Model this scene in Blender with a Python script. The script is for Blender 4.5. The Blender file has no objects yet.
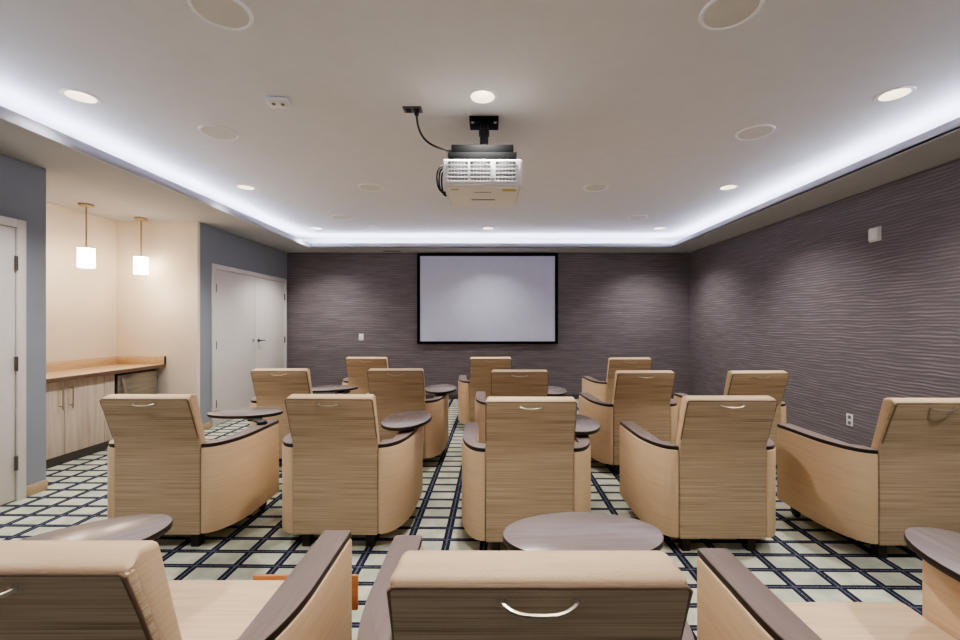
import bpy, bmesh, math, random
from mathutils import Vector, Matrix
PI = math.pi
C = bpy.context.scene.collection
random.seed(7)

# ------------------------------------------------------------------ materials
def lin(c):
    return tuple(((v/255.0)/12.92 if v/255.0 <= 0.04045 else ((v/255.0+0.055)/1.055)**2.4) for v in c) + (1.0,)

def new_mat(name):
    m = bpy.data.materials.new(name); m.use_nodes = True
    nt = m.node_tree
    b = nt.nodes['Principled BSDF']
    return m, nt, b

def plain(name, rgb, rough=0.6, metal=0.0, spec=0.5, emit=None, estr=0.0):
    m, nt, b = new_mat(name)
    # a faint noise keeps the surface from looking flat
    tc = nt.nodes.new('ShaderNodeTexCoord'); nz = nt.nodes.new('ShaderNodeTexNoise')
    nz.inputs['Scale'].default_value = 9.0; nz.inputs['Detail'].default_value = 4.0
    nt.links.new(tc.outputs['Object'], nz.inputs['Vector'])
    mx = nt.nodes.new('ShaderNodeMix'); mx.data_type = 'RGBA'
    c = lin(rgb)
    mx.inputs['A'].default_value = tuple(v*0.96 for v in c[:3]) + (1,)
    mx.inputs['B'].default_value = tuple(min(1, v*1.04) for v in c[:3]) + (1,)
    nt.links.new(nz.outputs['Fac'], mx.inputs['Factor'])
    nt.links.new(mx.outputs['Result'], b.inputs['Base Color'])
    b.inputs['Roughness'].default_value = rough
    b.inputs['Metallic'].default_value = metal
    b.inputs['Specular IOR Level'].default_value = spec
    if emit:
        b.inputs['Emission Color'].default_value = lin(emit)
        b.inputs['Emission Strength'].default_value = estr
    return m

def streaky(name, stops, scale, rough=0.75, bump=0.0, weave=0.0, spec=0.3, detail=3.0):
    """colour streaks: noise stretched by the mapping scale in object space"""
    m, nt, b = new_mat(name)
    N, L = nt.nodes.new, nt.links.new
    tc = N('ShaderNodeTexCoord'); mp = N('ShaderNodeMapping'); mp.inputs['Scale'].default_value = scale
    L(tc.outputs['Object'], mp.inputs['Vector'])
    nz = N('ShaderNodeTexNoise'); nz.inputs['Scale'].default_value = 1.0; nz.inputs['Detail'].default_value = detail
    nz.inputs['Roughness'].default_value = 0.65
    L(mp.outputs['Vector'], nz.inputs['Vector'])
    cr = N('ShaderNodeValToRGB')
    el = cr.color_ramp.elements
    while len(el) > 1: el.remove(el[-1])
    el[0].position = stops[0][0]; el[0].color = lin(stops[0][1])
    for p, c in stops[1:]:
        e = el.new(p); e.color = lin(c)
    L(nz.outputs['Fac'], cr.inputs['Fac'])
    L(cr.outputs['Color'], b.inputs['Base Color'])
    b.inputs['Roughness'].default_value = rough
    b.inputs['Specular IOR Level'].default_value = spec
    if bump > 0 or weave > 0:
        bp = N('ShaderNodeBump'); bp.inputs['Strength'].default_value = bump + weave; bp.inputs['Distance'].default_value = 0.002
        if weave > 0:
            w = N('ShaderNodeTexNoise'); w.inputs['Scale'].default_value = 260.0; w.inputs['Detail'].default_value = 1.0
            L(tc.outputs['Object'], w.inputs['Vector'])
            ad = N('ShaderNodeMath'); ad.operation = 'ADD'
            L(nz.outputs['Fac'], ad.inputs[0]); L(w.outputs['Fac'], ad.inputs[1])
            L(ad.outputs[0], bp.inputs['Height'])
        else:
            L(nz.outputs['Fac'], bp.inputs['Height'])
        L(bp.outputs['Normal'], b.inputs['Normal'])
    return m

def wave_wall(name, axis, c_lo, c_hi):
    """dark wall covering with horizontal wavy ridges"""
    m, nt, b = new_mat(name)
    N, L = nt.nodes.new, nt.links.new
    tc = N('ShaderNodeTexCoord'); sep = N('ShaderNodeSeparateXYZ'); L(tc.outputs['Object'], sep.inputs[0])
    mp = N('ShaderNodeMapping'); mp.inputs['Scale'].default_value = (2.3, 2.3, 5.5)
    L(tc.outputs['Object'], mp.inputs['Vector'])
    nz = N('ShaderNodeTexNoise'); nz.inputs['Scale'].default_value = 1.0; nz.inputs['Detail'].default_value = 2.0
    L(mp.outputs['Vector'], nz.inputs['Vector'])
    mul = N('ShaderNodeMath'); mul.operation = 'MULTIPLY'; mul.inputs[1].default_value = 0.065
    L(nz.outputs['Fac'], mul.inputs[0])
    ad = N('ShaderNodeMath'); ad.operation = 'ADD'; L(sep.outputs['Z'], ad.inputs[0]); L(mul.outputs[0], ad.inputs[1])
    fr = N('ShaderNodeMath'); fr.operation = 'MULTIPLY'; fr.inputs[1].default_value = 2*PI/0.031
    L(ad.outputs[0], fr.inputs[0])
    sn = N('ShaderNodeMath'); sn.operation = 'SINE'; L(fr.outputs[0], sn.inputs[0])
    mr = N('ShaderNodeMapRange'); mr.inputs['From Min'].default_value = -1; L(sn.outputs[0], mr.inputs['Value'])
    pw = N('ShaderNodeMath'); pw.operation = 'POWER'; pw.inputs[1].default_value = 0.7; L(mr.outputs['Result'], pw.inputs[0])
    mp2 = N('ShaderNodeMapping'); mp2.inputs['Scale'].default_value = (3.0, 3.0, 26.0); L(tc.outputs['Object'], mp2.inputs['Vector'])
    n2 = N('ShaderNodeTexNoise'); n2.inputs['Scale'].default_value = 1.0; n2.inputs['Detail'].default_value = 2.0; L(mp2.outputs['Vector'], n2.inputs['Vector'])
    r2 = N('ShaderNodeMapRange'); r2.inputs['From Min'].default_value = 0.3; r2.inputs['From Max'].default_value = 0.7; r2.inputs['To Min'].default_value = 0.15; L(n2.outputs['Fac'], r2.inputs['Value'])
    m2 = N('ShaderNodeMath'); m2.operation = 'MULTIPLY'; L(pw.outputs[0], m2.inputs[0]); L(r2.outputs['Result'], m2.inputs[1]); pw = m2
    mx = N('ShaderNodeMix'); mx.data_type = 'RGBA'
    mx.inputs['A'].default_value = lin(c_lo); mx.inputs['B'].default_value = lin(c_hi)
    L(pw.outputs[0], mx.inputs['Factor']); L(mx.outputs['Result'], b.inputs['Base Color'])
    bp = N('ShaderNodeBump'); bp.inputs['Strength'].default_value = 0.42; bp.inputs['Distance'].default_value = 0.008
    L(pw.outputs[0], bp.inputs['Height']); L(bp.outputs['Normal'], b.inputs['Normal'])
    b.inputs['Roughness'].default_value = 0.55; b.inputs['Specular IOR Level'].default_value = 0.4
    return m

def carpet_mat():
    m, nt, b = new_mat('plaid_carpet')
    N, L = nt.nodes.new, nt.links.new
    def math_(op, a, bb=None):
        n = N('ShaderNodeMath'); n.operation = op
        for i, v in enumerate((a, bb)):
            if v is None: continue
            if isinstance(v, (int, float)): n.inputs[i].default_value = v
            else: L(v, n.inputs[i])
        return n.outputs[0]
    tc = N('ShaderNodeTexCoord'); mp = N('ShaderNodeMapping')
    mp.inputs['Rotation'].default_value = (0, 0, math.radians(0.7))
    L(tc.outputs['Object'], mp.inputs['Vector'])
    sep = N('ShaderNodeSeparateXYZ'); L(mp.outputs['Vector'], sep.inputs[0])
    def dist(out, period, phase):
        t = math_('ADD', out, -phase); t = math_('DIVIDE', t, period); t = math_('FRACT', t)
        t = math_('SUBTRACT', t, 0.5); t = math_('ABSOLUTE', t); t = math_('SUBTRACT', 0.5, t)
        return math_('MULTIPLY', t, period)          # metres to the nearest line centre
    dx = dist(sep.outputs['X'], CP['px'], CP['ox'])
    dy = dist(sep.outputs['Y'], CP['py'], CP['oy'])
    lx = math_('LESS_THAN', dx, 0.0245)
    ly = math_('LESS_THAN', dy, 0.0185)
    line = math_('MAXIMUM', lx, ly)
    mid = math_('MAXIMUM', math_('LESS_THAN', dx, 0.006), math_('LESS_THAN', dy, 0.0045))
    nz = N('ShaderNodeTexNoise'); nz.inputs['Scale'].default_value = 7.0; nz.inputs['Detail'].default_value = 2.0
    L(tc.outputs['Object'], nz.inputs['Vector'])
    pile = N('ShaderNodeTexNoise'); pile.inputs['Scale'].default_value = 170.0; pile.inputs['Detail'].default_value = 2.0
    L(tc.outputs['Object'], pile.inputs['Vector'])
    c1 = N('ShaderNodeValToRGB'); L(nz.outputs['Fac'], c1.inputs['Fac'])
    c1.color_ramp.elements[0].position = 0.35; c1.color_ramp.elements[0].color = lin((168, 173, 157))
    c1.color_ramp.elements[1].position = 0.65; c1.color_ramp.elements[1].color = lin((198, 197, 178))
    c2 = N('ShaderNodeMix'); c2.data_type = 'RGBA'
    c2.inputs['A'].default_value = lin((36, 37, 52)); c2.inputs['B'].default_value = lin((104, 108, 124))
    L(math_('MULTIPLY', mid, math_('GREATER_THAN', pile.outputs['Fac'], 0.47)), c2.inputs['Factor'])
    mx = N('ShaderNodeMix'); mx.data_type = 'RGBA'
    L(line, mx.inputs['Factor']); L(c1.outputs['Color'], mx.inputs['A']); L(c2.outputs['Result'], mx.inputs['B'])
    L(mx.outputs['Result'], b.inputs['Base Color'])
    bp = N('ShaderNodeBump'); bp.inputs['Strength'].default_value = 0.4; bp.inputs['Distance'].default_value = 0.004
    L(pile.outputs['Fac'], bp.inputs['Height']); L(bp.outputs['Normal'], b.inputs['Normal'])
    b.inputs['Roughness'].default_value = 0.95; b.inputs['Specular IOR Level'].default_value = 0.1
    return m

CP = dict(px=0.237, ox=1.823, py=0.1565, oy=2.127)

M = {}
M['carpet'] = carpet_mat()
M['wave'] = wave_wall('taupe_wave_wallcovering', 0, (106, 98, 101), (140, 131, 134))
M['blue_paint'] = plain('blue_grey_paint', (148, 153, 160), 0.7)
M['cream_paint'] = plain('cream_paint', (232, 220, 205), 0.7)
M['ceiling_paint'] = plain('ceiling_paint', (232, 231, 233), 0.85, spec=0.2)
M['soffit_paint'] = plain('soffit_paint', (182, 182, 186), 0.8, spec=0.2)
M['white_trim'] = plain('white_trim_paint', (228, 221, 215), 0.4)
M['base_wood'] = plain('tan_baseboard', (190, 165, 132), 0.5)
M['base_dark'] = plain('dark_baseboard', (80, 72, 72), 0.5)
M['fabric'] = streaky('beige_upholstery', [(0.25, (203, 174, 140)), (0.5, (211, 183, 148)), (0.75, (218, 191, 157))], (4, 4, 130), 0.62, 0.10, 0.12)
M['seat_fabric'] = streaky('beige_seat_upholstery', [(0.25, (210, 180, 146)), (0.5, (221, 193, 160)), (0.75, (229, 203, 172))], (3, 60, 60), 0.62, 0.08, 0.12)
M['panel_fabric'] = streaky('streaked_back_upholstery', [(0.28, (128, 108, 84)), (0.40, (170, 148, 120)), (0.55, (190, 167, 137)), (0.75, (200, 178, 149))], (1.6, 1.6, 190), 0.7, 0.25, 0.2)
M['piping'] = plain('dark_piping', (120, 96, 72), 0.6)
M['laminate'] = streaky('taupe_laminate', [(0.3, (130, 118, 115)), (0.55, (138, 126, 122)), (0.8, (145, 133, 129))], (3, 38, 38), 0.22, 0, 0, 0.5)
M['cap_lam'] = streaky('taupe_armrest_laminate', [(0.3, (122, 107, 100)), (0.55, (130, 114, 107)), (0.8, (137, 121, 114))], (45, 3, 45), 0.38, 0, 0, 0.45)
M['edge'] = plain('dark_edge_band', (40, 31, 29), 0.4)
M['black'] = plain('black_plastic', (22, 21, 22), 0.45)
M['foot'] = plain('dark_wood_foot', (42, 33, 29), 0.5)
M['chrome'] = plain('satin_nickel', (186, 174, 154), 0.36, 0.9)
M['dark_metal'] = plain('dull_grey_metal', (118, 114, 110), 0.4, 0.8)
M['matt_black'] = plain('matt_black_metal', (9, 9, 10), 0.8, spec=0.15)
M['lip'] = plain('cove_lip_lit_tint', (196, 196, 208), 0.7, spec=0.2)  # pale lavender puts the light on the lip face into its colour
M['orange'] = streaky('orange_wood', [(0.3, (176, 118, 72)), (0.7, (200, 142, 94))], (3, 30, 30), 0.45, 0, 0, 0.4)
M['cab'] = streaky('pale_wood_laminate', [(0.3, (186, 166, 148)), (0.5, (202, 184, 166)), (0.7, (214, 198, 180))], (22, 22, 1.6), 0.5)
M['counter'] = streaky('tan_counter_laminate', [(0.3, (200, 172, 138)), (0.7, (216, 190, 156))], (30, 3, 30), 0.35)
M['counter_edge'] = plain('brown_counter_edge', (112, 88, 72), 0.5)
M['toe'] = plain('grey_toe_kick', (104, 98, 94), 0.6)
M['steel'] = streaky('brushed_steel', [(0.3, (150, 142, 130)), (0.7, (178, 170, 156))], (2, 2, 90), 0.35)
M['steel'].node_tree.nodes['Principled BSDF'].inputs['Metallic'].default_value = 0.7
M['screen'] = plain('screen_white', (214, 217, 238), 0.8, spec=0.1)
M['screen_frame'] = plain('black_velvet_frame', (14, 14, 16), 0.9, spec=0.1)
M['proj'] = plain('projector_white', (232, 230, 226), 0.4)
M['proj_dark'] = plain('projector_vent_grey', (150, 148, 147), 0.6)
M['proj_under'] = plain('projector_underside_lifted', (246, 242, 236), 0.5)  # whiter than the body, colour makes up for weak light underneath
M['yellow'] = plain('pale_yellow_sticker', (206, 190, 110), 0.6)
M['white_plastic'] = plain('white_plastic', (236, 234, 230), 0.4)
M['speaker'] = plain('speaker_grille_white', (226, 223, 218), 0.7)
M['speaker_ring'] = plain('speaker_ring_white', (250, 249, 247), 0.5)
M['can'] = plain('downlight_reflector', (238, 232, 222), 0.3)
M['lens'] = plain('downlight_lens', (255, 246, 232), 0.4, emit=(255, 244, 226), estr=4.5)
M['led'] = plain('cool_led', (255, 255, 255), 0.5, emit=(222, 228, 255), estr=24.0)
M['shade'] = plain('opal_glass_shade', (255, 240, 220), 0.3, emit=(255, 236, 206), estr=5.0)
M['brass'] = plain('brushed_brass_rod', (176, 158, 130), 0.4, 0.7)
M['dark_slot'] = plain('dark_vent_slot', (40, 38, 37), 0.8)
M['outlet_grey'] = plain('grey_outlet_face', (120, 116, 114), 0.5)

# ------------------------------------------------------------------ mesh helpers
def link(name, me, parent=None):
    o = bpy.data.objects.new(name, me); C.objects.link(o)
    if parent is not None: o.parent = parent
    return o

def obj(name, bm, mats, parent=None, smooth=35):
    me = bpy.data.meshes.new(name)
    bmesh.ops.recalc_face_normals(bm, faces=bm.faces[:])
    bm.to_mesh(me); bm.free()
    for mm in (mats if isinstance(mats, (list, tuple)) else [mats]): me.materials.append(mm)
    if smooth:
        for p in me.polygons: p.use_smooth = True
        me.set_sharp_from_angle(angle=math.radians(smooth))
    return link(name, me, parent)

def merge(bm, tmp, mat=0):
    for f in tmp.faces: f.material_index = mat
    me = bpy.data.meshes.new('tmp'); tmp.to_mesh(me); tmp.free()
    bm.from_mesh(me); bpy.data.meshes.remove(me)

def add_box(bm, lo, hi, bevel=0.0, seg=2, mat=0, rot=None):
    t = bmesh.new(); bmesh.ops.create_cube(t, size=1)
    s = [hi[i]-lo[i] for i in range(3)]; c = [(hi[i]+lo[i])/2 for i in range(3)]
    bmesh.ops.scale(t, vec=s, verts=t.verts)
    if bevel > 0: bmesh.ops.bevel(t, geom=t.edges[:], offset=bevel, segments=seg, affect='EDGES', profile=0.5)
    if rot is not None: bmesh.ops.transform(t, matrix=rot, verts=t.verts)
    bmesh.ops.translate(t, vec=c, verts=t.verts)
    merge(bm, t, mat)

def add_prism(bm, pts, axis, a, b, bevel=0.0, seg=2, mat=0, bevel_sel=None):
    """extrude polygon pts along axis from a to b. pts are the other two coords in order"""
    t = bmesh.new()
    def P(p, v):
        if axis == 'X': return (v, p[0], p[1])
        if axis == 'Y': return (p[0], v, p[1])
        return (p[0], p[1], v)
    v0 = [t.verts.new(P(p, a)) for p in pts]; v1 = [t.verts.new(P(p, b)) for p in pts]
    n = len(pts)
    t.faces.new(v0); t.faces.new(list(reversed(v1)))
    for i in range(n): t.faces.new((v0[i], v1[i], v1[(i+1) % n], v0[(i+1) % n]))
    bmesh.ops.recalc_face_normals(t, faces=t.faces[:])
    if bevel > 0:
        es = [e for e in t.edges if (e.calc_face_angle(0) > math.radians(28))]
        if bevel_sel: es = [e for e in es if bevel_sel(e)]
        bmesh.ops.bevel(t, geom=es, offset=bevel, segments=seg, affect='EDGES', profile=0.5)
    merge(bm, t, mat)

def add_tube(bm, pts, r, seg=10, mat=0, caps=True):
    t = bmesh.new(); rings = []
    pts = [Vector(p) for p in pts]
    up = Vector((0, 0, 1))
    d0 = (pts[1]-pts[0]).normalized()
    if abs(d0.dot(up)) > 0.95: up = Vector((1, 0, 0))
    nrm = d0.cross(up).normalized()
    for i, p in enumerate(pts):
        if i == 0: d = pts[1]-pts[0]
        elif i == len(pts)-1: d = pts[-1]-pts[-2]
        else: d = pts[i+1]-pts[i-1]
        d.normalize()
        nrm = (nrm - d*nrm.dot(d)).normalized(); bn = d.cross(nrm)
        rr = r[i] if isinstance(r, (list, tuple)) else r
        rings.append([t.verts.new(p + (nrm*math.cos(2*PI*k/seg) + bn*math.sin(2*PI*k/seg))*rr) for k in range(seg)])
    for a, b in zip(rings, rings[1:]):
        for k in range(seg): t.faces.new((a[k], a[(k+1) % seg], b[(k+1) % seg], b[k]))
    if caps: t.faces.new(rings[0]); t.faces.new(rings[-1])
    merge(bm, t, mat)

def add_lathe(bm, prof, seg=32, mat=0, loc=(0, 0, 0), axis='Z'):
    """prof: (radius, height) list"""
    t = bmesh.new(); rings = []
    for r, h in prof:
        if r < 1e-6: rings.append([t.verts.new((0, 0, h))])
        else: rings.append([t.verts.new((r*math.cos(2*PI*k/seg), r*math.sin(2*PI*k/seg), h)) for k in range(seg)])
    for a, b in zip(rings, rings[1:]):
        for k in range(seg):
            k2 = (k+1) % seg
            if len(a) == 1 and len(b) == 1: continue
            if len(a) == 1: t.faces.new((a[0], b[k], b[k2]))
            elif len(b) == 1: t.faces.new((a[k], a[k2], b[0]))
            else: t.faces.new((a[k], a[k2], b[k2], b[k]))
    if axis == 'X': bmesh.ops.rotate(t, matrix=Matrix.Rotation(PI/2, 3, 'Y'), verts=t.verts)
    if axis == 'Y': bmesh.ops.rotate(t, matrix=Matrix.Rotation(-PI/2, 3, 'X'), verts=t.verts)
    bmesh.ops.translate(t, vec=loc, verts=t.verts)
    merge(bm, t, mat)

def tag(o, label, cat, group=None):
    o['label'] = label; o['category'] = cat
    if group: o['group'] = group
    return o
def thing(name, label, cat, loc=(0, 0, 0), rz=0, group=None):
    o = bpy.data.objects.new(name, None); C.objects.link(o)
    o.empty_display_size = 0.1
    o.location = loc; o.rotation_euler = (0, 0, rz)
    return tag(o, label, cat, group)
def struct(name, bm, mats, label, cat, smooth=35):
    o = obj(name, bm, mats, None, smooth); o['kind'] = 'structure'; return tag(o, label, cat)
def struct_root(name, label, cat, loc=(0, 0, 0)):
    o = thing(name, label, cat, loc); o['kind'] = 'structure'; return o
def child_name_copy(o, parent):
    c = o.copy(); C.objects.link(c); c.parent = parent
    for g in o.children: child_name_copy(g, c)
    return c
def dup(root, label, loc=None, rz=None, group=None):
    r = root.copy(); C.objects.link(r)
    r['label'] = label
    if loc is not None: r.location = loc
    if rz is not None: r.rotation_euler = (0, 0, rz)
    if group: r['group'] = group
    for ch in root.children: child_name_copy(ch, r)
    return r
B = bmesh.new

# ------------------------------------------------------------------ dimensions (x right, y away from the camera, z up)
XL, XR, YB, YF = -3.735, 3.68, 7.857, -2.2
ZS, ZC, ZLIP = 2.695, 2.95, 2.775
LX, RX, BY, FY = -3.09, 3.13, 7.34, -1.7         # inner edges of the dropped border
AX, A0, A1 = -4.77, 3.59, 5.45                    # alcove: back wall x, near and far y

# ------------------------------------------------------------------ floor and walls
bm = B(); add_box(bm, (-5.0, YF-0.1, -0.05), (XR+0.1, YB+0.1, 0.0))
struct('floor', bm, M['carpet'], 'cream and grey carpet with a dark navy double-line plaid grid', 'floor', 0)
bm = B(); add_box(bm, (XL-0.12, YB, 0), (XR+0.12, YB+0.12, ZS))
struct('wall_back', bm, M['wave'], 'far wall in dark taupe rippled wall covering behind the screen', 'wall', 0)
bm = B(); add_box(bm, (XR, YF, 0), (XR+0.12, YB, ZS))
struct('wall_right', bm, M['wave'], 'long right wall in dark taupe rippled wall covering', 'wall', 0)
bm = B(); add_box(bm, (XL-0.12, YF-0.12, 0), (XR+0.12, YF, ZS))
struct('wall_front', bm, M['wave'], 'dark rippled wall behind the camera', 'wall', 0)
bm = B()
add_box(bm, (XL-0.12, YF, 0), (XL, A0, ZS)); add_box(bm, (XL-0.12, A1+0.045, 0), (XL, YB, ZS))
struct('wall_left', bm, M['blue_paint'], 'blue grey painted left wall either side of the bar alcove', 'wall', 0)
bm = B()
add_box(bm, (AX-0.12, A0-0.12, 0), (AX, A1+0.045, ZS)); add_box(bm, (AX, A0-0.12, 0), (XL-0.12, A0-0.0, ZS))
struct('wall_alcove_side', bm, M['cream_paint'], 'cream side wall of the bar alcove behind the counter', 'wall', 0)
bm = B(); add_box(bm, (AX, A1, 0), (XL, A1+0.045, ZS))
struct('wall_alcove_end', bm, M['cream_paint'], 'cream end wall of the bar alcove facing the room', 'wall', 0)

bm = B(); add_box(bm, (XL+0.001, 3.425, 0), (XL+0.014, A0, 0.085), 0.003); add_box(bm, (XL+0.001, YF, 0), (XL+0.014, 2.40, 0.085), 0.003)
add_box(bm, (XL+0.001, A1+0.045, 0), (XL+0.014, 5.71, 0.085), 0.003)
struct('baseboard_left', bm, M['base_wood'], 'tan wooden baseboard along the blue grey left wall', 'baseboard')
bm = B(); add_box(bm, (XL+0.02, YB-0.014, 0), (XR-0.02, YB-0.001, 0.085), 0.003)
struct('baseboard_back', bm, M['base_dark'], 'dark baseboard under the far rippled wall', 'baseboard')
bm = B(); add_box(bm, (XR-0.014, YF+0.01, 0), (XR-0.001, YB-0.02, 0.085), 0.003)
struct('baseboard_right', bm, M['base_dark'], 'dark baseboard under the right rippled wall', 'baseboard')

# ------------------------------------------------------------------ ceiling with cut holes for the downlights
DL = [(-2.80, 2.92), (-0.05, 2.92), (2.74, 2.89), (-2.79, 4.87), (-0.03, 4.93), (2.72, 4.87), (-2.84, 6.97), (-0.03, 6.97), (2.78, 6.97),
      (-2.80, 0.93), (-0.05, 0.93), (2.74, 0.90), (-2.80, -1.0), (-0.05, -1.0), (2.74, -1.0)]
RH = 0.088
def ceiling_sheet():
    t = bmesh.new(); edges = []
    x0, x1, y0, y1 = XL, XR, YF, YB
    ring = [t.verts.new((x, y, ZC)) for x, y in ((x0, y0), (x1, y0), (x1, y1), (x0, y1))]
    edges += [t.edges.new((ring[i], ring[(i+1) % 4])) for i in range(4)]
    for cx, cy in DL:
        r = [t.verts.new((cx+RH*math.cos(2*PI*k/28), cy+RH*math.sin(2*PI*k/28), ZC)) for k in range(28)]
        edges += [t.edges.new((r[i], r[(i+1) % 28])) for i in range(28)]
    bmesh.ops.triangle_fill(t, use_beauty=True, use_dissolve=False, edges=edges, normal=(0, 0, -1))
    return t
ceil = struct('ceiling', ceiling_sheet(), M['ceiling_paint'], 'raised white ceiling inside a lit dropped border', 'ceiling', 0)
bm = B()
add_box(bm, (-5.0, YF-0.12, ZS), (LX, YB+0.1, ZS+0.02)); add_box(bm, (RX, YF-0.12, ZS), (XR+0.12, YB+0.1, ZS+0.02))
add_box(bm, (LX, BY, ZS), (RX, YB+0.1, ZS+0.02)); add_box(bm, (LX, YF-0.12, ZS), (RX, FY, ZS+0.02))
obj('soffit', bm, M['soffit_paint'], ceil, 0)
bm = B(); T = 0.025
for lo, hi in (((LX-T, FY-T), (LX, BY+T)), ((RX, FY-T), (RX+T, BY+T)), ((LX, BY), (RX, BY+T)), ((LX, FY-T), (RX, FY))):
    add_box(bm, (lo[0], lo[1], ZS-0.001), (hi[0], hi[1], ZLIP), 0.004)
obj('cove_lip', bm, M['lip'], ceil)
bm = B()
add_box(bm, (XL-0.03, YF, ZS+0.02), (XL, YB, ZC+0.03)); add_box(bm, (XR, YF, ZS+0.02), (XR+0.03, YB, ZC+0.03))
add_box(bm, (XL, YB, ZS+0.02), (XR, YB+0.03, ZC+0.03)); add_box(bm, (XL, YF-0.03, ZS+0.02), (XR, YF, ZC+0.03))
obj('cove_side', bm, M['ceiling_paint'], ceil, 0)
for lo, hi in (((LX-0.215, FY-0.1), (LX-0.20, BY+0.2)), ((RX+0.20, FY-0.1), (RX+0.215, BY+0.2)), ((LX-0.19, BY+0.20), (RX+0.19, BY+0.215)), ((LX-0.08, FY-0.10), (RX+0.08, FY-0.085))):
    bm = B(); add_box(bm, (lo[0], lo[1], ZS+0.096), (hi[0], hi[1], ZS+0.111)); obj('light_strip', bm, M['led'], ceil, 0)
    bm = B(); add_box(bm, (lo[0]-0.01, lo[1], ZS+0.0205), (hi[0]+0.01, hi[1], ZS+0.0955)); obj('light_ledge', bm, M['ceiling_paint'], ceil, 0)

# ------------------------------------------------------------------ lamps
def spot(x, y, p, ang=116, col=(1.0, 0.975, 0.945)):
    l = bpy.data.lights.new('downlight_lamp', 'SPOT'); l.energy = p; l.spot_size = math.radians(ang); l.spot_blend = 1.0
    l.shadow_soft_size = 0.06; l.color = col
    o = bpy.data.objects.new('downlight_lamp', l); o.location = (x, y, ZC-0.012); C.objects.link(o)
def make_downlight(label, x, y):
    t = thing('downlight', label, 'ceiling light', (x, y, ZC), 0, 'recessed downlights in the ceiling')
    bm = B(); add_lathe(bm, [(0.083, 0.0), (0.082, -0.004), (0.100, -0.005), (0.106, -0.0005)], 36); obj('trim_ring', bm, M['white_plastic'], t)
    bm = B(); add_lathe(bm, [(0.083, -0.001), (0.080, 0.03), (0.062, 0.075)], 36); obj('reflector', bm, M['can'], t)
    bm = B(); add_lathe(bm, [(0.0, 0.072), (0.0625, 0.074)], 36); obj('lens', bm, M['lens'], t)
    return t
DLAB = ['round recessed downlight nearest the camera beside the left cove light', 'round recessed downlight in front of the projector mount',
        'round recessed downlight nearest the camera beside the right cove light', 'round recessed downlight second along the left cove light',
        'round recessed downlight hidden above the projector', 'round recessed downlight second along the right cove light',
        'round recessed downlight in the far left corner of the ceiling', 'round recessed downlight near the cove above the screen',
        'round recessed downlight in the far right corner of the ceiling']
d0 = None
for i, (x, y) in enumerate(DL[:9]):
    if d0 is None: d0 = make_downlight(DLAB[0], x, y)
    else: dup(d0, DLAB[i], (x, y, ZC))
DLO = ['out of view downlight above the left of the nearest row', 'out of view downlight above the middle of the nearest row', 'out of view downlight above the right of the nearest row', 'out of view downlight behind the camera on the left',
       'out of view downlight behind the camera in the middle', 'out of view downlight behind the camera on the right']
for i, (x, y) in enumerate(DL[9:]): dup(d0, DLO[i], (x, y, ZC))
PW = dict(spot=73.0)
for x, y in DL:
    if y > 0: spot(x, y, PW['spot']*(0.45 if y > 6 and abs(x) < 1 else 1.0))

# ------------------------------------------------------------------ ceiling speakers, detector, small plates
def make_speaker(label, x, y):
    t = thing('ceiling_speaker', label, 'speaker', (x, y, ZC), 0, 'round speakers in the ceiling')
    bm = B(); add_lathe(bm, [(0.122, -0.006), (0.126, -0.011), (0.138, -0.010), (0.143, -0.001)], 40); obj('rim', bm, M['speaker_ring'], t)
    bm = B(); add_lathe(bm, [(0.0, -0.007), (0.122, -0.0065)], 40); obj('grille', bm, M['speaker'], t)
    return t
SP = [(-1.33, 2.11, 'large round ceiling speaker cut by the top edge, left of centre'), (1.19, 2.11, 'large round ceiling speaker cut by the top edge, right of centre'),
      (-2.20, 3.465, 'round ceiling speaker between the left front downlight and the projector'), (2.15, 3.465, 'round ceiling speaker below and left of the right front downlight'),
      (-1.36, 4.87, 'round ceiling speaker left of the projector body'), (1.21, 4.87, 'round ceiling speaker right of the projector body'),
      (-2.18, 6.24, 'small distant ceiling speaker near the far left corner'), (2.16, 6.24, 'small distant ceiling speaker near the far right corner')]
s0 = None
for x, y, lab in SP:
    if s0 is None: s0 = make_speaker(lab, x, y)
    else: dup(s0, lab, (x, y, ZC))

t = thing('ceiling_sensor', 'small white rounded ceiling sensor with two dark eyes', 'sensor', (-1.47, 2.97, ZC), math.radians(8))
bm = B(); add_box(bm, (-0.075, -0.06, -0.032), (0.075, 0.06, -0.001), 0.014, 3); obj('housing', bm, M['white_plastic'], t)
for sx in (-1, 1):
    bm = B(); add_lathe(bm, [(0, -0.043), (0.010, -0.040), (0.014, -0.031)], 16, loc=(sx*0.03, -0.012, 0)); obj('eye', bm, M['outlet_grey'], t)
t = thing('sprinkler_cover', 'small round white sprinkler cover plate on the far ceiling', 'sprinkler', (-1.85, 6.75, ZC))
bm = B(); add_lathe(bm, [(0, -0.012), (0.05, -0.011), (0.055, -0.001)], 24); obj('cover_plate', bm, M['white_plastic'], t)
bm = B(); add_lathe(bm, [(0.055, -0.003), (0.062, -0.001)], 24); obj('rim', bm, M['speaker_ring'], t)
t = thing('soffit_vent', 'narrow dark vent slot in the border above the far wall, left of the screen', 'vent', (-1.76, 7.66, ZS))
bm = B()
add_box(bm, (-0.17, -0.055, -0.006), (0.17, -0.04, -0.0005)); add_box(bm, (-0.17, 0.04, -0.006), (0.17, 0.055, -0.0005))
add_box(bm, (-0.17, -0.04, -0.006), (-0.155, 0.04, -0.0005)); add_box(bm, (0.155, -0.04, -0.006), (0.17, 0.04, -0.0005))
obj('frame', bm, M['soffit_paint'], t)
bm = B(); add_box(bm, (-0.155, -0.04, -0.004), (0.155, 0.04, -0.0005)); obj('slot', bm, M['dark_slot'], t)

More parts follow.
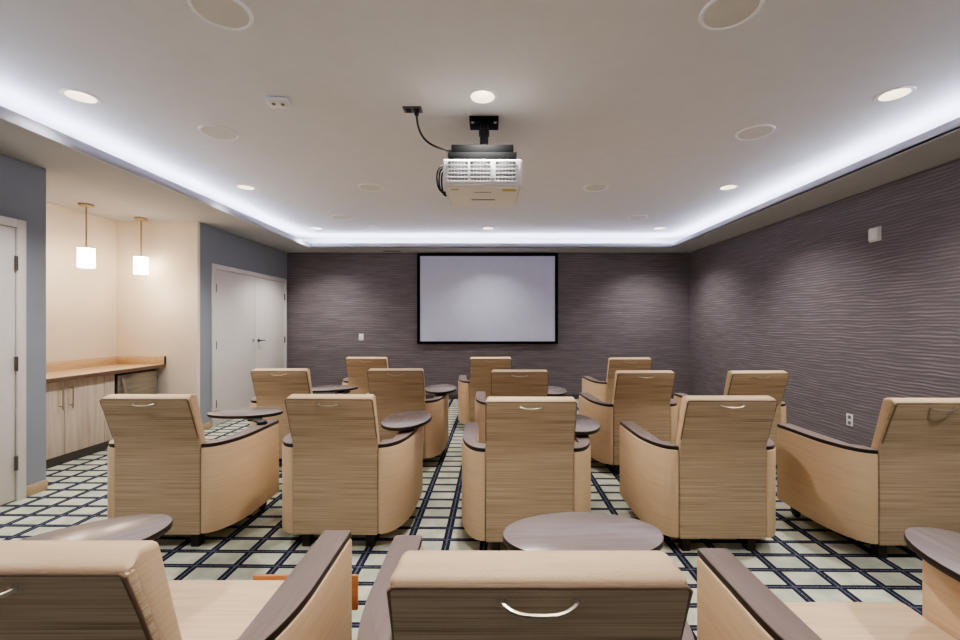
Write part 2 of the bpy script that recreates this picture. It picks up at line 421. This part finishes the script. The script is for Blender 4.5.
# ------------------------------------------------------------------ doors
def hinge(parent, x, y, z):
    bm = B(); add_tube(bm, [(x, y, z-0.055), (x, y, z+0.055)], 0.011, 10); add_box(bm, (x-0.012, y-0.004, z-0.05), (x-0.004, y+0.02, z+0.05))
    obj('hinge', bm, M['dark_metal'], parent)
def lever(parent, x, y, z, sgn):
    bm = B(); add_lathe(bm, [(0, 0.012), (0.026, 0.011), (0.028, 0)], 20, loc=(x, y, z), axis='X')
    add_tube(bm, [(x+0.005, y, z), (x+0.055, y, z)], 0.010, 10)
    add_tube(bm, [(x+0.052, y, z), (x+0.055, y+sgn*0.06, z), (x+0.048, y+sgn*0.12, z-0.004)], [0.010, 0.009, 0.007], 10)
    o = obj('lever_handle', bm, M['dark_metal'], parent); return o
def casing(parent, y0, y1, top, w=0.065):
    bm = B()
    add_box(bm, (XL+0.001, y0, 0), (XL+0.026, y0+w, top), 0.004); add_box(bm, (XL+0.001, y1-w, 0), (XL+0.026, y1, top), 0.004)
    add_box(bm, (XL+0.001, y0+w, top-w), (XL+0.026, y1-w, top), 0.004)
    obj('casing', bm, M['white_trim'], parent)
d = struct_root('door_1', 'white flush door at the far left edge, near the camera', 'door', (0, 0, 0))
casing(d, 2.42, 3.415, 2.215)
bm = B(); add_box(bm, (XL+0.001, 2.488, 0.012), (XL+0.012, 3.345, 2.145), 0.002); leaf = obj('door_leaf', bm, M['white_trim'], d)
for z in (0.30, 1.08, 1.87): hinge(d, XL+0.022, 3.345, z)
lever(leaf, XL+0.012, 2.56, 1.0, 1)
d = struct_root('door_2', 'pair of white flush double doors in the blue grey wall beside the far corner', 'door', (0, 0, 0))
Y0, Y1, YM = 5.716, 7.79, 6.78
casing(d, Y0, Y1, 2.20)
for a, b in ((Y0+0.068, YM-0.003), (YM+0.003, Y1-0.068)):
    bm = B(); add_box(bm, (XL+0.001, a, 0.012), (XL+0.012, b, 2.13), 0.002); lf = obj('door_leaf', bm, M['white_trim'], d)
    hy = a if a < 6 else b
    for z in (0.30, 1.10, 1.87): hinge(d, XL+0.02, hy, z)
    if b > 7:
        lever(lf, XL+0.012, a+0.075, 1.12, 1)
    else:
        bm = B(); add_lathe(bm, [(0, 0.012), (0.020, 0.010), (0.024, 0)], 18, loc=(XL+0.012, b-0.07, 1.13), axis='X'); obj('lock', bm, M['chrome'], lf)

# ------------------------------------------------------------------ alcove: counter, cabinet, fridge, pendants
CXF = -4.17
cb = thing('base_cabinet', 'pale wood grain base cabinet with bar pulls under the tan counter', 'cabinet', (-4.5, 4.2, 0))
def L(x, y, z): return (x+4.5, y-4.2, z)
bm = B(); add_box(bm, L(-4.76, 3.60, 0.10), L(-4.215, 4.77, 0.833)); obj('carcass', bm, M['cab'], cb)
bm = B(); add_box(bm, L(-4.76, 3.60, 0.0), L(-4.25, 4.77, 0.10)); obj('toe_kick', bm, M['toe'], cb)
for a, b, hy in ((3.61, 3.775, None), (3.782, 4.207, 4.160), (4.213, 4.640, 4.262), (4.646, 4.768, None)):
    bm = B(); add_box(bm, L(-4.215, a, 0.105), L(-4.195, b, 0.828), 0.0015); dr = obj('door' if hy else 'filler_panel', bm, M['cab'], cb)
    if hy:
        bm = B(); add_tube(bm, [L(-4.162, hy, 0.55), L(-4.162, hy, 0.79)], 0.006, 10)
        for z in (0.585, 0.755): add_tube(bm, [L(-4.196, hy, z), L(-4.162, hy, z)], 0.005, 8)
        obj('bar_pull', bm, M['chrome'], dr)
ct = thing('countertop', 'tan laminate countertop with a low upstand in the alcove', 'countertop', (-4.48, 4.55, 0.835))
def L(x, y, z): return (x+4.48, y-4.55, z-0.835)
bm = B(); add_box(bm, L(-4.765, 3.60, 0.837), L(-4.142, 5.444, 0.877), 0.003); obj('slab', bm, M['counter'], ct)
bm = B(); add_box(bm, L(-4.142, 3.60, 0.836), L(-4.136, 5.444, 0.8765), 0.001); obj('edge_band', bm, M['counter_edge'], ct)
bm = B(); add_box(bm, L(-4.767, 3.60, 0.877), L(-4.748, 5.444, 0.978), 0.003); add_box(bm, L(-4.748, 5.426, 0.877), L(-4.142, 5.446, 0.978), 0.003)
obj('upstand', bm, M['counter'], ct)
bm = B(); add_box(bm, L(-4.142, 5.422, 0.8765), L(-4.136, 5.447, 0.979), 0.001); obj('end_cap', bm, M['edge'], ct)
fr = thing('undercounter_fridge', 'steel fronted undercounter fridge with curved handle beside the cabinet', 'fridge', (-4.48, 5.13, 0))
def L(x, y, z): return (x+4.48, y-5.13, z)
bm = B(); add_box(bm, L(-4.75, 4.785, 0.02), L(-4.225, 5.385, 0.828), 0.004); obj('body', bm, M['black'], fr)
bm = B(); add_box(bm, L(-4.222, 4.81, 0.10), L(-4.192, 5.37, 0.805), 0.006); fd = obj('door', bm, M['steel'], fr)
bm = B()
pts = [L(-4.192, 4.86, 0.775)] + [L(-4.192+0.05*math.sin(a), 4.86+0.0*a, 0.775-0.45*(a/PI)) for a in [PI*k/12 for k in range(1, 12)]] + [L(-4.192, 4.86, 0.325)]
add_tube(bm, pts, 0.012, 10); obj('handle', bm, M['chrome'], fd)

def pendant(label, x, y):
    t = thing('pendant_light', label, 'pendant lamp', (x, y, ZS), 0, 'pendant lights over the alcove counter')
    bm = B(); add_lathe(bm, [(0, -0.030), (0.055, -0.028), (0.065, -0.018), (0.066, -0.0005)], 28); obj('ceiling_canopy', bm, M['brass'], t)
    bm = B(); add_tube(bm, [(0, 0, -0.028), (0, 0, -0.475)], 0.0075, 10); obj('rod', bm, M['brass'], t)
    bm = B(); add_lathe(bm, [(0, -0.468), (0.074, -0.470), (0.076, -0.480), (0.072, -0.481)], 32); obj('shade_cap', bm, M['brass'], t)
    bm = B(); add_lathe(bm, [(0.074, -0.481), (0.075, -0.685), (0.070, -0.692), (0.0, -0.692)], 36); obj('lamp_shade', bm, M['shade'], t)
    l = bpy.data.lights.new('pendant_lamp', 'POINT'); l.energy = 2.5; l.color = (1.0, 0.84, 0.66); l.shadow_soft_size = 0.1
    o = bpy.data.objects.new('pendant_lamp', l); o.location = (x+0.15, y-0.15, 1.75); C.objects.link(o)
    return t
pendant('square white glass pendant light on a brass rod, nearer of the two over the counter', -4.40, 4.65)
pendant('square white glass pendant light on a brass rod, farther one by the alcove end wall', -4.31, 5.27)

# ------------------------------------------------------------------ wall plates
def wall_plate(name, label, cat, loc, rz, w, h, kind):
    t = thing(name, label, cat, loc, rz)       # local -y faces the room
    bm = B(); add_box(bm, (-w/2, -0.008, -h/2), (w/2, -0.001, h/2), 0.002); p = obj('plate', bm, M['white_plastic'], t)
    if kind == 'switch':
        bm = B(); add_box(bm, (-w*0.22, -0.013, -h*0.3), (w*0.22, -0.0075, h*0.3), 0.002); obj('rocker', bm, M['white_plastic'], t)
    elif kind == 'outlet':
        for s in (-1, 1):
            bm = B(); add_box(bm, (-w*0.25, -0.0105, s*h*0.24-h*0.15), (w*0.25, -0.0075, s*h*0.24+h*0.15), 0.002); obj('socket', bm, M['outlet_grey'], t)
    else:
        bm = B(); add_box(bm, (-w*0.42, -0.030, -h*0.43), (w*0.42, -0.0075, h*0.43), 0.008, 3); obj('cover', bm, M['white_plastic'], t)
    return t
wall_plate('light_switch', 'white light switch plate on the far wall left of the screen', 'switch', (-2.37, YB, 1.14), 0, 0.085, 0.125, 'switch')
wall_plate('wall_sensor_box', 'square white sensor box high on the right rippled wall', 'sensor', (XR, 4.07, 2.245), -PI/2, 0.125, 0.135, 'box')
wall_plate('wall_outlet', 'white power outlet low on the right rippled wall', 'outlet', (XR, 4.36, 0.41), -PI/2, 0.075, 0.12, 'outlet')

# ------------------------------------------------------------------ projection screen
ps = thing('projection_screen', 'wide white projection screen in a black frame on the far wall', 'screen', (-0.045, YB-0.002, 1.845))
W2, H2, FW = 1.288, 0.828, 0.052
bm = B()
add_box(bm, (-W2, -0.055, H2-FW*0.9), (W2, 0, H2), 0.004); add_box(bm, (-W2, -0.055, -H2), (W2, 0, -H2+FW*0.9), 0.004)
add_box(bm, (-W2, -0.055, -H2+FW*0.9), (-W2+FW, 0, H2-FW*0.9), 0.004); add_box(bm, (W2-FW, -0.055, -H2+FW*0.9), (W2, 0, H2-FW*0.9), 0.004)
obj('frame', bm, M['screen_frame'], ps)
bm = B(); add_box(bm, (-W2+FW, -0.040, -H2+FW*0.9), (W2-FW, -0.030, H2-FW*0.9)); obj('screen_surface', bm, M['screen'], ps, 0)

# ------------------------------------------------------------------ projector, mount, cables
PX, PY0 = -0.052, 2.95
pj = thing('projector', 'white box projector hanging from the ceiling, vent grille facing the seats', 'projector', (PX, PY0, 2.35))
bm = B(); add_prism(bm, [(-0.275, 0.0), (0.275, 0.0), (0.275, 0.55), (-0.275, 0.55)], 'Z', 0.0, 0.185, 0.012, 3); obj('body', bm, M['proj'], pj)
bm = B(); add_box(bm, (-0.250, 0.030, -0.007), (0.250, 0.535, 0.003), 0.003); obj('underside', bm, M['proj_under'], pj)
bm = B(); add_box(bm, (-0.09, 0.30, -0.010), (0.09, 0.318, -0.006)); obj('underside_slot', bm, M['proj_dark'], pj)
bm = B(); add_box(bm, (-0.06, 0.12, -0.010), (0.06, 0.128, -0.006)); obj('underside_slot', bm, M['proj_dark'], pj)
bm = B(); add_box(bm, (0.14, 0.055, -0.009), (0.235, 0.10, -0.0065)); obj('warning_sticker', bm, M['yellow'], pj)
bm = B(); add_box(bm, (-0.225, 0.055, -0.009), (-0.17, 0.075, -0.0065)); obj('warning_sticker', bm, M['yellow'], pj)
for a, b in ((-0.238, -0.100), (-0.085, 0.055), (0.090, 0.228)):
    bm = B(); add_box(bm, (a, -0.004, 0.028), (b, 0.006, 0.165), 0.001); g = obj('vent_grille', bm, M['proj_dark'], pj)
    bm = B()
    for k in range(6):
        z = 0.028 + 0.137*k/5; add_box(bm, (a, -0.008, z-0.0045), (b, -0.003, z+0.0045), 0.001)
    n = 6
    for k in range(n+1):
        x = a + (b-a)*k/n; add_box(bm, (x-0.0012, -0.0075, 0.028), (x+0.0012, -0.003, 0.165))
    obj('grille_bars', bm, M['proj'], g)
bm = B(); add_lathe(bm, [(0, 0.004), (0.009, 0.003), (0.011, 0)], 16, loc=(0.073, -0.0005, 0.045), axis='Y')
for v in bm.verts: v.co.y = -abs(v.co.y)
obj('screw_knob', bm, M['outlet_grey'], pj)

pm = thing('projector_mount', 'black ceiling mount with plate, post and bracket above the projector', 'mount', (-0.045, 3.26, ZC))
bm = B(); add_box(bm, (-0.11, -0.075, -0.045), (0.11, 0.075, -0.0005), 0.006)
for sx in (-1, 1): add_lathe(bm, [(0, -0.006), (0.012, -0.004), (0.013, 0)], 12, mat=1, loc=(sx*0.085, -0.06, -0.045))
obj('ceiling_plate', bm, [M['matt_black'], M['chrome']], pm)
bm = B(); add_tube(bm, [(0, 0, -0.04), (0, 0, -0.26)], 0.032, 20); add_lathe(bm, [(0.036, -0.08), (0.04, -0.085), (0.04, -0.12), (0.036, -0.125)], 20); obj('post', bm, M['black'], pm)
bm = B(); add_box(bm, (-0.235, -0.17, -0.318), (0.215, 0.15, -0.255), 0.006); obj('control_box', bm, M['matt_black'], pm)
bm = B(); add_box(bm, (-0.255, -0.23, -0.388), (0.235, -0.205, -0.335), 0.004); add_box(bm, (-0.255, 0.165, -0.388), (0.235, 0.19, -0.335), 0.004)
for sx in (-0.2, 0.18): add_box(bm, (sx-0.02, -0.21, -0.375), (sx+0.02, 0.17, -0.345), 0.003)
for sx in (-0.2, 0.18): add_box(bm, (sx-0.015, -0.05, -0.40), (sx+0.015, 0.0, -0.31), 0.002)
for sx in (-0.2, 0.18):
    for sy in (-0.218, 0.178): add_tube(bm, [(sx, sy, -0.38), (sx, sy, -0.4135)], 0.008, 8)
obj('bracket', bm, M['matt_black'], pm)

t = thing('ceiling_outlet', 'small grey two-socket outlet plate in the ceiling left of the projector mount', 'outlet', (-0.56, 3.09, ZC))
bm = B(); add_box(bm, (-0.068, -0.043, -0.010), (0.068, 0.043, -0.0005), 0.003); obj('plate', bm, M['dark_metal'], t)
for sx in (-1, 1):
    bm = B(); add_box(bm, (sx*0.030-0.020, -0.028, -0.014), (sx*0.030+0.020, 0.028, -0.009), 0.003); obj('socket', bm, M['dark_slot'], t)
def bez(p0, p1, p2, p3, n=22):
    out = []
    for i in range(n+1):
        t_ = i/n; u = 1-t_
        out.append(tuple(u**3*p0[k]+3*u*u*t_*p1[k]+3*u*t_*t_*p2[k]+t_**3*p3[k] for k in range(3)))
    return out
bm = B()
add_tube(bm, [(-0.53, 3.08, ZC-0.015), (-0.53, 3.08, ZC-0.05)], 0.016, 10)
add_tube(bm, bez((-0.53, 3.08, ZC-0.045), (-0.52, 3.08, ZC-0.26), (-0.40, 3.10, ZC-0.27), (-0.285, 3.13, ZC-0.29)), 0.0075, 8)
tag(obj('power_cable', bm, M['black']), 'black power cable curving from the ceiling outlet to the mount', 'cable')
bm = B()
for k, (dx, yy) in enumerate(((0.030, 2.99), (0.020, 3.02), (0.008, 3.06))):
    add_tube(bm, bez((PX-0.284, yy+0.03, 2.51-0.01*k), (PX-0.29-dx*1.6, yy, 2.50), (PX-0.29-dx*1.5, yy, 2.30), (PX-0.268, yy+0.06, 2.335-0.002*k)), 0.006, 8)
for v in bm.verts: v.co -= Vector((PX, PY0, 2.35))
obj('cable_loop', bm, M['black'], pj)

# ------------------------------------------------------------------ recliner
HW = 0.262             # half width of the back
ZB = 0.10              # underside height
def rear_y(z):         # rear face: vertical below, leaning back above
    z0 = 0.62
    if z <= z0: return 0.0
    s = z - z0
    return -0.365*s + 0.365*0.04*(1-math.exp(-s/0.04))
ZT = 0.957
def make_recliner():
    r = thing('recliner', '', 'armchair')
    # backrest body
    rear = [(rear_y(z)+0.010, z) for z in (ZB, 0.40, 0.60, 0.64, 0.68, 0.74, 0.82, 0.90, ZT-0.004)]
    prof = rear + [(rear_y(ZT)+0.055, 0.973), (rear_y(ZT)+0.105, 0.963), (0.085, 0.60), (0.15, 0.42), (0.15, ZB)]
    bm = B(); add_prism(bm, prof, 'X', -HW, HW, 0.015, 3)
    for v in bm.verts:
        if v.co.z > 0.90 and v.co.y > rear_y(ZT)+0.03: v.co.x *= 0.968
    obj('backrest', bm, M['fabric'], r, 50)
    # rear panel
    zs = [ZB-0.002, 0.30, 0.50, 0.60, 0.64, 0.68, 0.74, 0.82, 0.90, ZT-0.012]
    pr = [(rear_y(z), z) for z in zs] + [(rear_y(z)+0.03, z) for z in reversed(zs)]
    bm = B(); add_prism(bm, pr, 'X', -HW+0.001, HW-0.001, 0.006, 2); obj('rear_panel', bm, M['panel_fabric'], r, 40)
    bm = B(); z = ZT-0.010; yy = rear_y(z)+0.006
    path = [(-HW+0.004, rear_y(0.70)+0.006, 0.70), (-HW+0.004, rear_y(0.85)+0.006, 0.85), (-HW+0.004, yy, z-0.006), (-HW+0.010, yy, z), (HW-0.010, yy, z), (HW-0.004, yy, z-0.006), (HW-0.004, rear_y(0.85)+0.006, 0.85), (HW-0.004, rear_y(0.70)+0.006, 0.70)]
    add_tube(bm, path, 0.0048, 8); obj('piping', bm, M['piping'], r)
    # pull handle
    bm = B(); zc = 0.921; pts = []
    for k in range(15):
        u = -1 + 2*k/14
        zz = zc - 0.010*(1-abs(u)**2.4); out = 0.024*(1-abs(u)**4)+0.004
        pts.append((0.066*u, rear_y(zz)-out, zz))
    add_tube(bm, pts, 0.0048, 8)
    for s in (-1, 1): add_lathe(bm, [(0, 0.006), (0.008, 0.005), (0.010, 0)], 14, loc=(0, 0, 0), axis='Y')
    # move the two rosettes
    bm.verts.ensure_lookup_table()
    nv = len(bm.verts); per = 1+14*2
    for q, s in ((0, -1), (1, 1)):
        for v in bm.verts[nv-per*(2-q): nv-per*(1-q) if q == 0 else nv]:
            v.co = Vector((v.co.x + s*0.066, rear_y(zc) - abs(v.co.y), v.co.z + zc))
    obj('pull_handle', bm, M['chrome'], r)
    # arms with dark caps
    XO, YC, YE, XI = 0.425, 0.36, 0.665, 0.318
    def outer(xo, x0, y0, n=14):
        return [(x0+(xo-x0)*math.sin(PI/2*k/n)**0.9, YC-(YC-y0)*math.cos(PI/2*k/n)) for k in range(n+1)]
    for s in (1, -1):
        o_ = outer(XO, HW+0.001, 0.004)
        pl = o_ + [(XO, YE-0.0), (XI, YE), (XI, 0.13), (HW+0.001, 0.10)]
        pl = [(s*x, y) for x, y in pl]
        bm = B(); add_prism(bm, pl, 'Z', ZB, 0.632, 0.010, 2); a = obj('arm', bm, M['fabric'], r, 40)
        c_ = outer(XO-0.006, HW+0.002, 0.010)
        cl = c_ + [(XO-0.006, YE+0.004), (XI+0.004, YE+0.004), (XI+0.004, 0.14), (HW+0.002, 0.105)]
        cl = [(s*x, y) for x, y in cl]
        bm = B(); add_prism(bm, cl, 'Z', 0.630, 0.656, 0.004, 2, mat=1)
        for f in bm.faces:
            if f.calc_center_median().z > 0.652: f.material_index = 0
        obj('arm_cap', bm, [M['cap_lam'], M['edge']], r, 40)
    # seat
    bm = B(); add_box(bm, (-0.314, 0.10, 0.31), (0.314, 0.725, 0.452), 0.028, 4); obj('seat', bm, M['seat_fabric'], r, 50)
    bm = B(); add_box(bm, (-0.314, 0.12, ZB+0.01), (0.314, 0.70, 0.315), 0.012, 2); obj('seat_base', bm, M['fabric'], r)
    # feet at the rear, casters at the front
    for s in (1, -1):
        bm = B(); add_prism(bm, [(s*0.20-0.026, 0.045), (s*0.20+0.026, 0.045), (s*0.20+0.026, 0.105), (s*0.20-0.026, 0.105)], 'Z', 0.0, ZB+0.006, 0.004, 1); obj('foot', bm, M['foot'], r)
    for s in (1, -1):
        bm = B(); add_lathe(bm, [(0, -0.014), (0.034, -0.014), (0.042, -0.008), (0.042, 0.008), (0.034, 0.014), (0, 0.014)], 20, loc=(s*0.33, 0.60, 0.042), axis='X')
        add_box(bm, (s*0.33-0.020, 0.58, 0.040), (s*0.33+0.020, 0.62, ZB+0.015), 0.003)
        obj('caster', bm, M['black'], r)
    # swivel tablet
    bm = B(); E = 40
    ell = lambda a, b: [(a*math.cos(2*PI*k/E), b*math.sin(2*PI*k/E)) for k in range(E)]
    add_prism(bm, ell(0.282, 0.168), 'Z', 0.676, 0.700, 0.005, 2, mat=1)
    for f in bm.faces:
        if f.calc_center_median().z > 0.6985: f.material_index = 0
    tb = obj('tablet', bm, [M['laminate'], M['edge']], r, 40)
    bm = B(); add_lathe(bm, [(0, 0.654), (0.035, 0.655), (0.035, 0.668), (0, 0.669)], 20); add_box(bm, (-0.03, -0.028, 0.662), (0.17, 0.028, 0.6775), 0.004)
    add_lathe(bm, [(0.0, 0.663), (0.05, 0.664), (0.05, 0.6775), (0, 0.678)], 20, loc=(0.15, 0, 0))
    ar = obj('tablet_bracket', bm, M['black'], r)
    return r
def set_tablet(r, cx, cy, ang, sc_=1.0):
    pv = (0.367 if cx > 0 else -0.367, 0.52)
    for c in r.children:
        n = c.name.split('.')[0]
        if n == 'tablet': c.location = (cx, cy, 0); c.rotation_euler = (0, 0, math.radians(ang)); c.scale = (sc_, sc_, 1)
        if n == 'tablet_bracket':
            c.location = (pv[0], pv[1], 0); c.rotation_euler = (0, 0, math.atan2(cy-pv[1], cx-pv[0]))
STR = (0.362, 0.50, 90)
LFT = (-0.426, 0.471, 45)
G1, G2, G3, G4 = 'recliners in the nearest row', 'recliners in the second row', 'recliners in the third row', 'recliners in the far row by the screen'
CH = [
 # x, base y, yaw deg, tablet, group, label
 (0.085, 0.830, 0, (0.225, 0.595, 3, 0.95), G1, 'beige recliner nearest the camera in the middle, oval tablet swung across its lap'),
 (-0.918, 0.868, 0, LFT, G1, 'beige recliner cut off by the bottom left corner, orange wooden board at its front'),
 (1.105, 0.745, 0, (0.37, 0.445, 90), G1, 'beige recliner in the bottom right corner, only seat, arms and tablet in view'),
 (-2.045, 2.62, 0, (0.11, 0.76, 2), G2, 'beige recliner in the second row closest to the alcove, tablet swung over its lap'),
 (-0.952, 2.62, -1, (0.335, 0.52, 84), G2, 'beige recliner in the second row, second from the alcove, tablet over its right armrest'),
 (0.236, 2.53, 0, STR, G2, 'beige recliner in the middle of the second row, just beyond the nearest oval tablet'),
 (1.405, 2.57, 0, STR, G2, 'beige recliner in the second row, second from the right rippled wall'),
 (2.54, 2.49, -0.5, None, G2, 'beige recliner cut by the right edge, second row against the right rippled wall'),
 (-1.975, 4.085, 0, (0.255, 0.53, 25), G3, 'beige recliner in the third row in front of the white double doors'),
 (-0.886, 4.085, 0, (0.355, 0.52, 90), G3, 'beige recliner in the third row below the left edge of the screen'),
 (0.272, 3.98, 0, STR, G3, 'beige recliner in the middle of the third row, below the screen'),
 (1.395, 3.91, 2, None, G3, 'beige recliner in the third row, second from the right rippled wall'),
 (2.41, 3.90, 3, None, G3, 'beige recliner in the third row against the right rippled wall'),
 (-1.555, 5.45, -3, None, G4, 'beige recliner in the far row, leftmost, partly behind the third row'),
 (0.005, 5.45, 2, None, G4, 'beige recliner in the far row directly below the screen'),
 (1.735, 5.36, 1.5, None, G4, 'beige recliner in the far row, right of the screen'),
]
r0 = make_recliner()
for i, (x, y, yaw, tb, g, lab) in enumerate(CH):
    if i == 0:
        r = r0; r['label'] = lab; r['group'] = g; r.location = (x, y, 0); r.rotation_euler = (0, 0, math.radians(yaw))
    else:
        r = dup(r0, lab, (x, y, 0), math.radians(yaw), g)
    if tb: set_tablet(r, *tb)
    else:
        for c in list(r.children):
            if c.name.startswith('tablet'): bpy.data.objects.remove(c)
    if i == 1:
        bm = B(); add_box(bm, (0.03, 0.727, 0.325), (0.423, 0.739, 0.455), 0.003); fb = obj('front_board', bm, M['orange'], r); fb['label'] = 'orange wooden board across the seat front'
# clear the nearest chair of the yaw used by copies
# ------------------------------------------------------------------ camera and world
cam = bpy.data.cameras.new('camera'); co = bpy.data.objects.new('camera', cam); C.objects.link(co)
cam.lens = 16.0; cam.sensor_width = 36.0; cam.sensor_fit = 'HORIZONTAL'
cam.shift_x = -10/960; cam.shift_y = 3/960
cam.clip_start = 0.05
co.location = (0, 0, 1.4); co.rotation_euler = (PI/2, 0, 0)
bpy.context.scene.camera = co
w = bpy.data.worlds.new('world'); bpy.context.scene.world = w; w.use_nodes = True
w.node_tree.nodes['Background'].inputs['Color'].default_value = (0.5, 0.5, 0.5, 1)
w.node_tree.nodes['Background'].inputs['Strength'].default_value = 0.3
sc = bpy.context.scene
sc.view_settings.view_transform = 'AgX'
sc.view_settings.look = 'AgX - Medium High Contrast'
sc.view_settings.exposure = 1.36
sc.cycles.max_bounces = 10
sc.cycles.diffuse_bounces = 6
